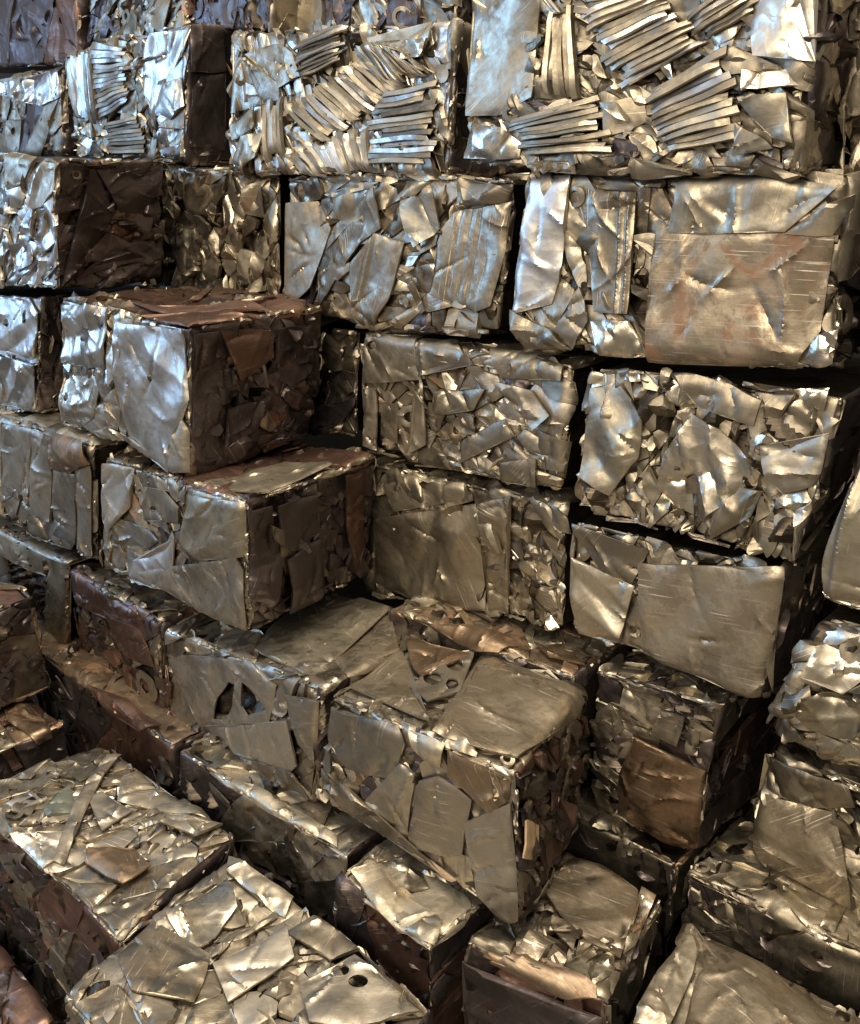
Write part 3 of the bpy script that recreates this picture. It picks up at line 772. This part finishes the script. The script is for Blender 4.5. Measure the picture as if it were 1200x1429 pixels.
# third row
H('L3a', 'F', 'silver', [(-20, 420), (40, 414), (55, 438), (50, 500), (-20, 480)], slope=.15)
H('L3a', 'F', 'silver', [(-20, 488), (50, 510), (48, 572), (-20, 560)], slope=.2)
H('L3b', 'F', 'silver', [(90, 424), (152, 432), (148, 515), (92, 506)], slope=.4)
H('L3b', 'F', 'bright', [(90, 522), (138, 525), (122, 540), (138, 581), (117, 595), (90, 585)], slope=.35, bend=.014)
H('L3b', 'F', 'silver', [(159, 450), (259, 460), (264, 557), (249, 604), (238, 655), (187, 625), (173, 576)], slope=.10, lam=.2)
H('L3b', 'F', 'grey', [(126, 604), (159, 543), (170, 571), (168, 600), (140, 609)], slope=.05)
H('L3b', 'F', 'grey', [(238, 632), (255, 585), (264, 602), (264, 658), (240, 652)], slope=.05)
H('L3b', 'F', 'bright', [(128, 608), (190, 626), (225, 650), (200, 640), (135, 618)], slope=.2)
H('L3b', 'T', 'umber', [(180, 422), (350, 424), (378, 440), (250, 440)], slope=.1)
H('L3b', 'T', 'umber', [(190, 436), (250, 443), (372, 446), (275, 456)], slope=.1)
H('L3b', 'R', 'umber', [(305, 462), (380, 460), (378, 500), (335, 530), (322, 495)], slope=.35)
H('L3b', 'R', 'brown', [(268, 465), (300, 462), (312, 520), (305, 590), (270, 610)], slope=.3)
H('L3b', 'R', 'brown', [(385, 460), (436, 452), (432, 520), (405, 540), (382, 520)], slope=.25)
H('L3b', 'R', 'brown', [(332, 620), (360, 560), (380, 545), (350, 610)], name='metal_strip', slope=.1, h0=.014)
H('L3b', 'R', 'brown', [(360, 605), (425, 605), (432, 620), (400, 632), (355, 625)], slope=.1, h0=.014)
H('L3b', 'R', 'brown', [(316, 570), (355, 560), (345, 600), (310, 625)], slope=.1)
H('L3d', 'F', 'grey', [(509, 470), (589, 474), (586, 529), (504, 535)], holes=[circ(519, 482, 6)], slope=.06)
H('L3d', 'F', 'grey', [(591, 474), (645, 480), (663, 510), (640, 512), (625, 500), (608, 506), (600, 522), (586, 526)], slope=.06)
H('L3d', 'F', 'grey', [(645, 615), (707, 584), (719, 609), (646, 643)], slope=.05)
H('L3d', 'F', 'panel', [(697, 486), (787, 511), (786, 530), (700, 526)], slope=.05)
H('L3d', 'F', 'grey', [(504, 542), (527, 541), (530, 627), (507, 622)], slope=.05)
H('L3d', 'F', 'panel', [(704, 643), (752, 640), (754, 677), (704, 670)], slope=.08)
H('L3d', 'F', 'grey', circ(576, 580, 18, 16), name='punched_disc', holes=[circ(577, 581, 9, 8)], slope=.05)
H('L3d', 'F', 'steel', [(610, 545), (680, 542), (665, 572), (640, 566), (625, 578), (608, 574)], slope=.1)
H('L3d', 'F', 'steel', [(690, 530), (745, 545), (770, 580), (750, 600), (715, 560)], slope=.3)
H('L3d', 'F', 'grey', [(585, 545), (600, 560), (598, 620), (575, 630), (582, 600)], slope=.1)
H('L3e', 'F', 'dull', [(935, 520), (1015, 532), (1064, 559), (1052, 596), (972, 566)], slope=.25)
H('L3e', 'F', 'steel', [(824, 541), (861, 535), (904, 584), (892, 640), (855, 689), (811, 664)], slope=.35)
H('L3e', 'F', 'bright', [(929, 633), (966, 578), (1003, 596), (1064, 658), (1058, 677), (1015, 689), (984, 726), (941, 707), (922, 677)], slope=.4, lam=.16)
H('L3e', 'F', 'grey', [(1064, 621), (1090, 628), (1157, 606), (1140, 677), (1095, 689), (1070, 664)], slope=.1)
H('L3e', 'F', 'dull', [(1003, 701), (1021, 677), (1070, 683), (1052, 720), (996, 751)], slope=.15)
H('L3e', 'F', 'bright', [(1120, 530), (1160, 535), (1150, 572), (1128, 566)], slope=.3)
# fourth row
H('L4a', 'F', 'grey', [(5, 592), (44, 600), (42, 692), (5, 676)], name='metal_strip', slope=.08)
H('L4a', 'F', 'grey', [(47, 602), (72, 612), (72, 730), (45, 716)], name='metal_strip', slope=.08)
H('L4a', 'F', 'grey', [(76, 656), (107, 662), (107, 760), (77, 746)], name='metal_strip', slope=.08)
H('L4a', 'F', 'grey', [(110, 652), (128, 650), (127, 780), (109, 766)], name='metal_strip', slope=.08)
H('L4a', 'F', 'rust', [(66, 604), (124, 618), (129, 645), (100, 660), (66, 655)], slope=.3, h0=.014)
H('L4b', 'F', 'grey', [(142, 646), (187, 650), (184, 707), (154, 744), (143, 720)], slope=.1)
H('L4b', 'F', 'grey', [(154, 716), (200, 735), (224, 753), (210, 763), (163, 758)], slope=.06)
H('L4b', 'F', 'steel', [(261, 690), (340, 704), (340, 777), (280, 781), (254, 753)], slope=.15)
H('L4b', 'F', 'grey', [(205, 679), (229, 682), (252, 707), (252, 730), (205, 725)], name='cut_plate', holes=[circ(217, 709, 4)], slope=.05, h0=.014)
H('L4b', 'F', 'grey', [(247, 788), (331, 779), (346, 800), (345, 880), (303, 866), (229, 845)], slope=.04)
H('L4b', 'F', 'silver', [(247, 749), (243, 800), (231, 838), (180, 809), (187, 781), (224, 777)], slope=.03, h0=.015)
H('L4b', 'T', 'dull', [(280, 674), (400, 648), (470, 652), (360, 690)], slope=.08)
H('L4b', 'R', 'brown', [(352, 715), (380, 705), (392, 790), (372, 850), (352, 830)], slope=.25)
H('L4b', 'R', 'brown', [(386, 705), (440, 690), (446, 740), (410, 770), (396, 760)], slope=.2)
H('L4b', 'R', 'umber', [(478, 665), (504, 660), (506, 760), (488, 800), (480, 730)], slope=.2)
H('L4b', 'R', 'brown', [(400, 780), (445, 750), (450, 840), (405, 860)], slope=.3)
H('L4c', 'F', 'dull', [(534, 677), (663, 663), (657, 695), (552, 714)], slope=.15)
H('L4c', 'F', 'dull', [(528, 722), (663, 703), (673, 788), (667, 860), (583, 836), (525, 812)], slope=.13, bend=-.014, lam=.3)
H('L4c', 'F', 'panel', [(670, 701), (716, 692), (704, 775), (697, 866), (673, 862)], slope=.1)
H('L4c', 'F', 'dull', [(515, 730), (527, 726), (526, 820), (514, 826)], slope=.1)
H('L4d', 'F', 'dull', [(796, 730), (904, 769), (885, 812), (842, 794), (805, 745)], slope=.12)
H('L4d', 'F', 'steel', [(793, 778), (885, 818), (855, 911), (799, 886)], slope=.3, lam=.09)
H('L4d', 'F', 'panel', [(892, 786), (1093, 795), (1083, 874), (1061, 976), (1015, 964), (888, 921)], slope=.035, h0=.014, ang=.1)
H('L4d', 'F', 'dull', [(1050, 800), (1092, 798), (1070, 960), (1062, 900)], slope=.2, h0=.018)
# right stack
H('R1', 'F', 'dull', [(1150, 828), (1162, 745), (1205, 640), (1280, 650), (1280, 858)], slope=.06, bend=-.016, ribs_px=(((1165, 828), (1200, 665)), (.0, .025), .007, .007))
H('R1', 'F', 'bright', [(1144, 830), (1200, 842), (1280, 864), (1280, 876), (1142, 840)], slope=.2)
H('R2', 'F', 'bright', [(1140, 900), (1185, 905), (1220, 940), (1180, 965), (1130, 935)], slope=.35)
H('R2', 'F', 'steel', [(1100, 985), (1150, 960), (1230, 985), (1210, 1040), (1130, 1015)], slope=.4)
H('R3', 'F', 'dull', [(1072, 1056), (1184, 1094), (1191, 1130), (1126, 1120), (1072, 1098)], slope=.4)
H('R3', 'F', 'panel', [(1066, 1104), (1126, 1124), (1164, 1134), (1180, 1187), (1195, 1282), (1126, 1258), (1062, 1208), (1054, 1178)], slope=.05, bend=-.01, h0=.012)
# fifth row
H('L5b', 'F', 'umber', [(105, 806), (160, 830), (200, 866), (205, 890), (150, 860), (108, 840)], slope=.15)
H('L5c', 'F', 'grey', [(258, 913), (347, 924), (387, 958), (377, 1008), (298, 1012), (278, 1014), (238, 918)], slope=.05, name='cut_plate',
  holes=[[(299, 1003), (303, 975), (322, 950), (330, 955), (326, 985), (316, 1004)], [(340, 950), (352, 962), (372, 990), (346, 998), (338, 985)]])
H('L5c', 'F', 'grey', [(303, 1015), (402, 1004), (417, 1067), (407, 1077), (327, 1049)], slope=.05)
H('L5c', 'F', 'grey', [(402, 968), (444, 976), (440, 1067), (417, 1037)], slope=.06)
H('L5c', 'F', 'dull', [(347, 1055), (412, 1076), (434, 1112), (377, 1090)], slope=.05)
H('L5c', 'F', 'umber', [(231, 930), (243, 955), (238, 985), (230, 960)], slope=.1, h0=.016)
H('L5c', 'T', 'steel', [(345, 902), (395, 876), (500, 838), (545, 852), (480, 905), (440, 945)], slope=.1)
H('L5d', 'F', 'grey', [(462, 985), (556, 1010), (566, 1040), (547, 1087), (487, 1073), (452, 1020)], slope=.05)
H('L5d', 'F', 'dull', [(442, 1072), (480, 1096), (625, 1222), (628, 1240), (473, 1140)], slope=.05)
H('L5d', 'F', 'grey', [(507, 1120), (560, 1062), (583, 1080), (570, 1173), (513, 1133)], slope=.04)
H('L5d', 'F', 'grey', [(587, 1087), (613, 1080), (660, 1113), (647, 1187), (627, 1193), (573, 1173)], slope=.06)
H('L5d', 'F', 'steel', [(567, 1022), (593, 1035), (620, 1044), (617, 1070), (590, 1053)], slope=.1)
H('L5d', 'F', 'rust', [(622, 1052), (716, 1086), (713, 1113), (687, 1127), (627, 1082)], slope=.25)
H('L5d', 'F', 'grey', [(652, 1142), (716, 1116), (718, 1193), (718, 1282), (706, 1280), (667, 1245)], slope=.03, h0=.02)
H('L5d', 'F', 'cardboard', [(577, 1184), (607, 1200), (640, 1226), (633, 1234), (603, 1214), (574, 1192)], name='metal_strip', slope=.03, h0=.02)
H('L5d', 'R', 'cardboard', [(729, 1146), (750, 1148), (748, 1194), (728, 1194)], name='metal_strip', slope=.03, h0=.012)
H('L5d', 'T', 'panel', [(482, 934), (553, 895), (568, 925), (574, 962), (598, 1008), (560, 990), (489, 962)], slope=.12)
H('L5d', 'T', 'grey', [(576, 960), (616, 918), (662, 916), (640, 970), (596, 985)], name='cut_plate', holes=[circ(603, 952, 13, 9), circ(634, 934, 12, 8), circ(631, 960, 9, 7)], slope=.06, h0=.020)
H('L5d', 'T', 'rust', [(567, 896), (633, 884), (660, 898), (587, 950), (573, 929)], slope=.2, h0=.024)
H('L5d', 'T', 'panel', [(671, 914), (760, 922), (814, 970), (800, 1005), (722, 1064), (660, 1045), (607, 1020), (643, 985)], slope=.09, lam=.3, h0=.013)
H('L5e', 'F', 'bronze', [(887, 1027), (933, 1050), (985, 1077), (982, 1150), (972, 1184), (953, 1178), (860, 1130), (862, 1100)], slope=.04, bend=-.02, h0=.016)
H('L5e', 'F', 'grey', [(960, 1013), (980, 1020), (973, 1055), (957, 1049)], name='metal_strip', slope=.03, h0=.014)
H('L5e', 'F', 'grey', [(925, 990), (958, 1000), (946, 1040), (912, 1020)], slope=.06)
H('L5b', 'F', 'umber', [(150, 850), (200, 880), (215, 930), (180, 915), (155, 885)], slope=.15)
H('L5c', 'F', 'umber', [(240, 990), (252, 1010), (262, 1045), (245, 1040)], slope=.1, h0=.014)
H('L5f', 'T', 'rust', [(600, 872), (660, 880), (740, 900), (700, 912), (640, 895)], slope=.15)
H('L5f', 'T', 'rust', [(745, 898), (800, 915), (815, 930), (765, 920)], slope=.15)
H('L6z', 'T', 'umber', [(120, 955), (170, 975), (225, 1015), (200, 1020), (150, 990)], slope=.1)
H('FL0', 'T', 'rust', [(5, 975), (40, 985), (72, 1028), (50, 1040), (10, 1010)], slope=.12)
# lowest rows
H('L6a', 'T', 'steel', [(300, 1082), (360, 1100), (470, 1168), (468, 1182), (380, 1135)], slope=.12)
H('L6b', 'T', 'steel', [(480, 1205), (520, 1208), (618, 1290), (606, 1322), (560, 1300)], slope=.15, bend=.012)
H('L6c', 'T', 'panel', [(806, 1192), (848, 1206), (893, 1228), (893, 1259), (867, 1336), (820, 1315), (757, 1245), (775, 1218)], slope=.12, lam=.2)
H('L6c', 'T', 'bright', [(897, 1233), (916, 1249), (888, 1322), (869, 1336)], slope=.2)
H('L6c', 'T', 'rust', [(640, 1300), (700, 1302), (834, 1378), (836, 1392), (787, 1385), (650, 1318)], slope=.25)
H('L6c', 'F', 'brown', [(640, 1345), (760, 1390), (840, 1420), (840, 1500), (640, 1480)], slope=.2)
H('FR', 'T', 'steel', [(953, 1283), (987, 1293), (967, 1353), (933, 1440), (880, 1425)], slope=.2)
H('FR', 'T', 'panel', [(995, 1298), (1040, 1316), (1205, 1394), (1260, 1490), (945, 1490), (975, 1353)], slope=.12, lam=.3)
H('FL1', 'T', 'steel', [(165, 1119), (171, 1087), (197, 1075), (290, 1137), (294, 1143), (267, 1137)], slope=.15)
H('FL1', 'T', 'bright', [(22, 1168), (101, 1165), (77, 1205), (60, 1213)], slope=.1, bend=.02)
H('FL1', 'T', 'green', [(59, 1129), (99, 1100), (104, 1137), (69, 1143)], slope=.06)
H('FL1', 'T', 'grey', [(125, 1116), (144, 1108), (184, 1137), (160, 1148), (144, 1164), (136, 1153)], slope=.05)
H('FL1', 'T', 'grey', [(150, 1058), (165, 1058), (90, 1212), (76, 1206)], name='metal_strip', slope=.02, h0=.02)
H('FL1', 'T', 'steel', [(224, 1153), (237, 1139), (306, 1155), (275, 1174)], slope=.08)
H('FL1', 'T', 'rust', [(123, 1187), (187, 1187), (213, 1214), (171, 1240), (120, 1209)], slope=.15)
H('FL2', 'T', 'steel', [(320, 1196), (407, 1255), (397, 1281), (347, 1248), (317, 1218)], slope=.12)
H('FL2', 'T', 'bright', [(233, 1281), (318, 1226), (332, 1271), (298, 1310), (268, 1330)], slope=.08, bend=.014)
H('FL2', 'T', 'steel', [(397, 1305), (446, 1276), (500, 1327), (461, 1342)], slope=.15)
H('FL2', 'T', 'panel', [(162, 1337), (213, 1288), (238, 1335), (293, 1335), (273, 1400), (184, 1385)], slope=.1)
H('FL2', 'T', 'grey', [(298, 1350), (347, 1325), (400, 1300), (410, 1340), (320, 1400)], slope=.06)
H('FL2', 'T', 'grey', [(420, 1380), (496, 1337), (545, 1380), (585, 1415), (480, 1440), (430, 1430)], name='cut_plate', slope=.05, holes=[circ(476, 1360, 12, 8), circ(500, 1376, 14, 9)])

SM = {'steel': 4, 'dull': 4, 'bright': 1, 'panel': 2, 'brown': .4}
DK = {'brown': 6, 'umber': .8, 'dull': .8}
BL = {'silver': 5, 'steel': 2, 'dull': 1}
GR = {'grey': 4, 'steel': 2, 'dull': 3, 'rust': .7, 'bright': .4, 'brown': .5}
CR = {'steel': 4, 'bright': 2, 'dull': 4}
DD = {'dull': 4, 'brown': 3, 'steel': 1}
ST = {  # key: (front, right, top) fill settings
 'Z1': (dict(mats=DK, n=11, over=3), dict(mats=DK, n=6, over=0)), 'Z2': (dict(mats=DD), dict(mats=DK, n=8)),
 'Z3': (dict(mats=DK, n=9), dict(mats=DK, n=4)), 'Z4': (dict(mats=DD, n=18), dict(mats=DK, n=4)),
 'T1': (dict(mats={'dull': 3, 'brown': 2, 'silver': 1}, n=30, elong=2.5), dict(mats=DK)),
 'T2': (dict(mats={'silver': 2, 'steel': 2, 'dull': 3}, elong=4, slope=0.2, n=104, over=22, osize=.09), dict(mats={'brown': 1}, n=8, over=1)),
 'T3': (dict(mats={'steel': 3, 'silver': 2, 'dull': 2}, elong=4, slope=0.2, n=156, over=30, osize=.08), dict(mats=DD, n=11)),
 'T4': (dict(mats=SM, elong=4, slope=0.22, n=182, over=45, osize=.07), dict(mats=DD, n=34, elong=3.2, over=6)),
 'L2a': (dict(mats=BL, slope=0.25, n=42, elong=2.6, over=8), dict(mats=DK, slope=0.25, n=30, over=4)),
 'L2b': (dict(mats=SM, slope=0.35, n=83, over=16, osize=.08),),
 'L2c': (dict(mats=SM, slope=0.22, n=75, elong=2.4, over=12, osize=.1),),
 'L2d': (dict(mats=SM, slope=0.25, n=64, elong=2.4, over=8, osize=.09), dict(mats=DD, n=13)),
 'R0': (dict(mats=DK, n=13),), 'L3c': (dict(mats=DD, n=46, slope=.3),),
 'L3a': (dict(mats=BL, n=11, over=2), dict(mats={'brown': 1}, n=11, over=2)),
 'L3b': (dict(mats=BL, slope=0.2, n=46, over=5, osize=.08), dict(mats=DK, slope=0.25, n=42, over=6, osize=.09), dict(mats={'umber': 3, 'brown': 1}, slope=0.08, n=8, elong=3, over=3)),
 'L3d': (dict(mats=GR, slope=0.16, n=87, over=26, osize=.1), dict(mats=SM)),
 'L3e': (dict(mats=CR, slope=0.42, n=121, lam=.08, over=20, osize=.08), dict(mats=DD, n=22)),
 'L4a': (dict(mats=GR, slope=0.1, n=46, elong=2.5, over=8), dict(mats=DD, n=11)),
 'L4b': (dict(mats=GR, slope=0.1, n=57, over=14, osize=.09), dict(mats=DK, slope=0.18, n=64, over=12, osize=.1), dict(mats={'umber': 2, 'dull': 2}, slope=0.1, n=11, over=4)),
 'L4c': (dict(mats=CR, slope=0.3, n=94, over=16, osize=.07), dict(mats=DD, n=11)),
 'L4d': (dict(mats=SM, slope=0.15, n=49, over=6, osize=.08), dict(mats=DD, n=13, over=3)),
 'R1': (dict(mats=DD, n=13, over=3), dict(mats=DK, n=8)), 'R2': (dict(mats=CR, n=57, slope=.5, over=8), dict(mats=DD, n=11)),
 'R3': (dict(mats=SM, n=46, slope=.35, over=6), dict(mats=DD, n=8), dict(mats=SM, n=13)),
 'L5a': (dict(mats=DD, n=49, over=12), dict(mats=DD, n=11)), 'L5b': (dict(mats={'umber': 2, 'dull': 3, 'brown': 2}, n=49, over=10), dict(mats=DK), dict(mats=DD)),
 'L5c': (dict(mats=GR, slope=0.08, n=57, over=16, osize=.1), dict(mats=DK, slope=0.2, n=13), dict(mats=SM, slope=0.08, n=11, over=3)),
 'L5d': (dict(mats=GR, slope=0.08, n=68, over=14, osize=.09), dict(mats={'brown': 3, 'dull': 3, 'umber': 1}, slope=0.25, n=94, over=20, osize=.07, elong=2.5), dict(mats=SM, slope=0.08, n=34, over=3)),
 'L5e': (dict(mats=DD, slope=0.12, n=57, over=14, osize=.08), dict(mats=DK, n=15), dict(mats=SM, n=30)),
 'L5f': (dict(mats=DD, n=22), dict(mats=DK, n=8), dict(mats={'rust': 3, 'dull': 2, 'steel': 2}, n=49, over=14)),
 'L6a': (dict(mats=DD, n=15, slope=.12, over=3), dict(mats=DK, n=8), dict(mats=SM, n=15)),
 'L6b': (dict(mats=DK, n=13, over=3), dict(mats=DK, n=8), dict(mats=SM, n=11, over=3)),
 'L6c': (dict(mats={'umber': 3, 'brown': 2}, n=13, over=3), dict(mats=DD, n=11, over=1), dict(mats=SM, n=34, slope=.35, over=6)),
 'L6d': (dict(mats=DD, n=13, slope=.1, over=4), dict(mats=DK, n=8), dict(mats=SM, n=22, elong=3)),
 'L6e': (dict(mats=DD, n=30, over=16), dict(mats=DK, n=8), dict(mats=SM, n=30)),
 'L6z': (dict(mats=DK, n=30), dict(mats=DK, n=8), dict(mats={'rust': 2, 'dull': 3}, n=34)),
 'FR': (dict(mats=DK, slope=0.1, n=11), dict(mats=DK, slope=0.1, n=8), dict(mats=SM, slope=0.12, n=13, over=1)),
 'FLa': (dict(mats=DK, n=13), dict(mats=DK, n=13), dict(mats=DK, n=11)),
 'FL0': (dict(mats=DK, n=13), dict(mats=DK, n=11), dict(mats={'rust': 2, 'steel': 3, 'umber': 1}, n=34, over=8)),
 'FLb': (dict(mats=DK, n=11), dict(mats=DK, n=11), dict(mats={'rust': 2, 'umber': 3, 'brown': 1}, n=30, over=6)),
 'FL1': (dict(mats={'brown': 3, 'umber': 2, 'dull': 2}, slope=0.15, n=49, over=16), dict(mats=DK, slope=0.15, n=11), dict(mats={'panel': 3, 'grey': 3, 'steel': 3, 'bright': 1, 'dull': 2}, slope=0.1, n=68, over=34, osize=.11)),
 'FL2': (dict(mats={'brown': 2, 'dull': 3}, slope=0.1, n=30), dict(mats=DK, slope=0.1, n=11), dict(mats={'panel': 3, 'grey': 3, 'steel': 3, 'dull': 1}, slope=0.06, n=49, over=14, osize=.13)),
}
DEF = dict(n=39, elong=2.2, slope=.14, over=10)
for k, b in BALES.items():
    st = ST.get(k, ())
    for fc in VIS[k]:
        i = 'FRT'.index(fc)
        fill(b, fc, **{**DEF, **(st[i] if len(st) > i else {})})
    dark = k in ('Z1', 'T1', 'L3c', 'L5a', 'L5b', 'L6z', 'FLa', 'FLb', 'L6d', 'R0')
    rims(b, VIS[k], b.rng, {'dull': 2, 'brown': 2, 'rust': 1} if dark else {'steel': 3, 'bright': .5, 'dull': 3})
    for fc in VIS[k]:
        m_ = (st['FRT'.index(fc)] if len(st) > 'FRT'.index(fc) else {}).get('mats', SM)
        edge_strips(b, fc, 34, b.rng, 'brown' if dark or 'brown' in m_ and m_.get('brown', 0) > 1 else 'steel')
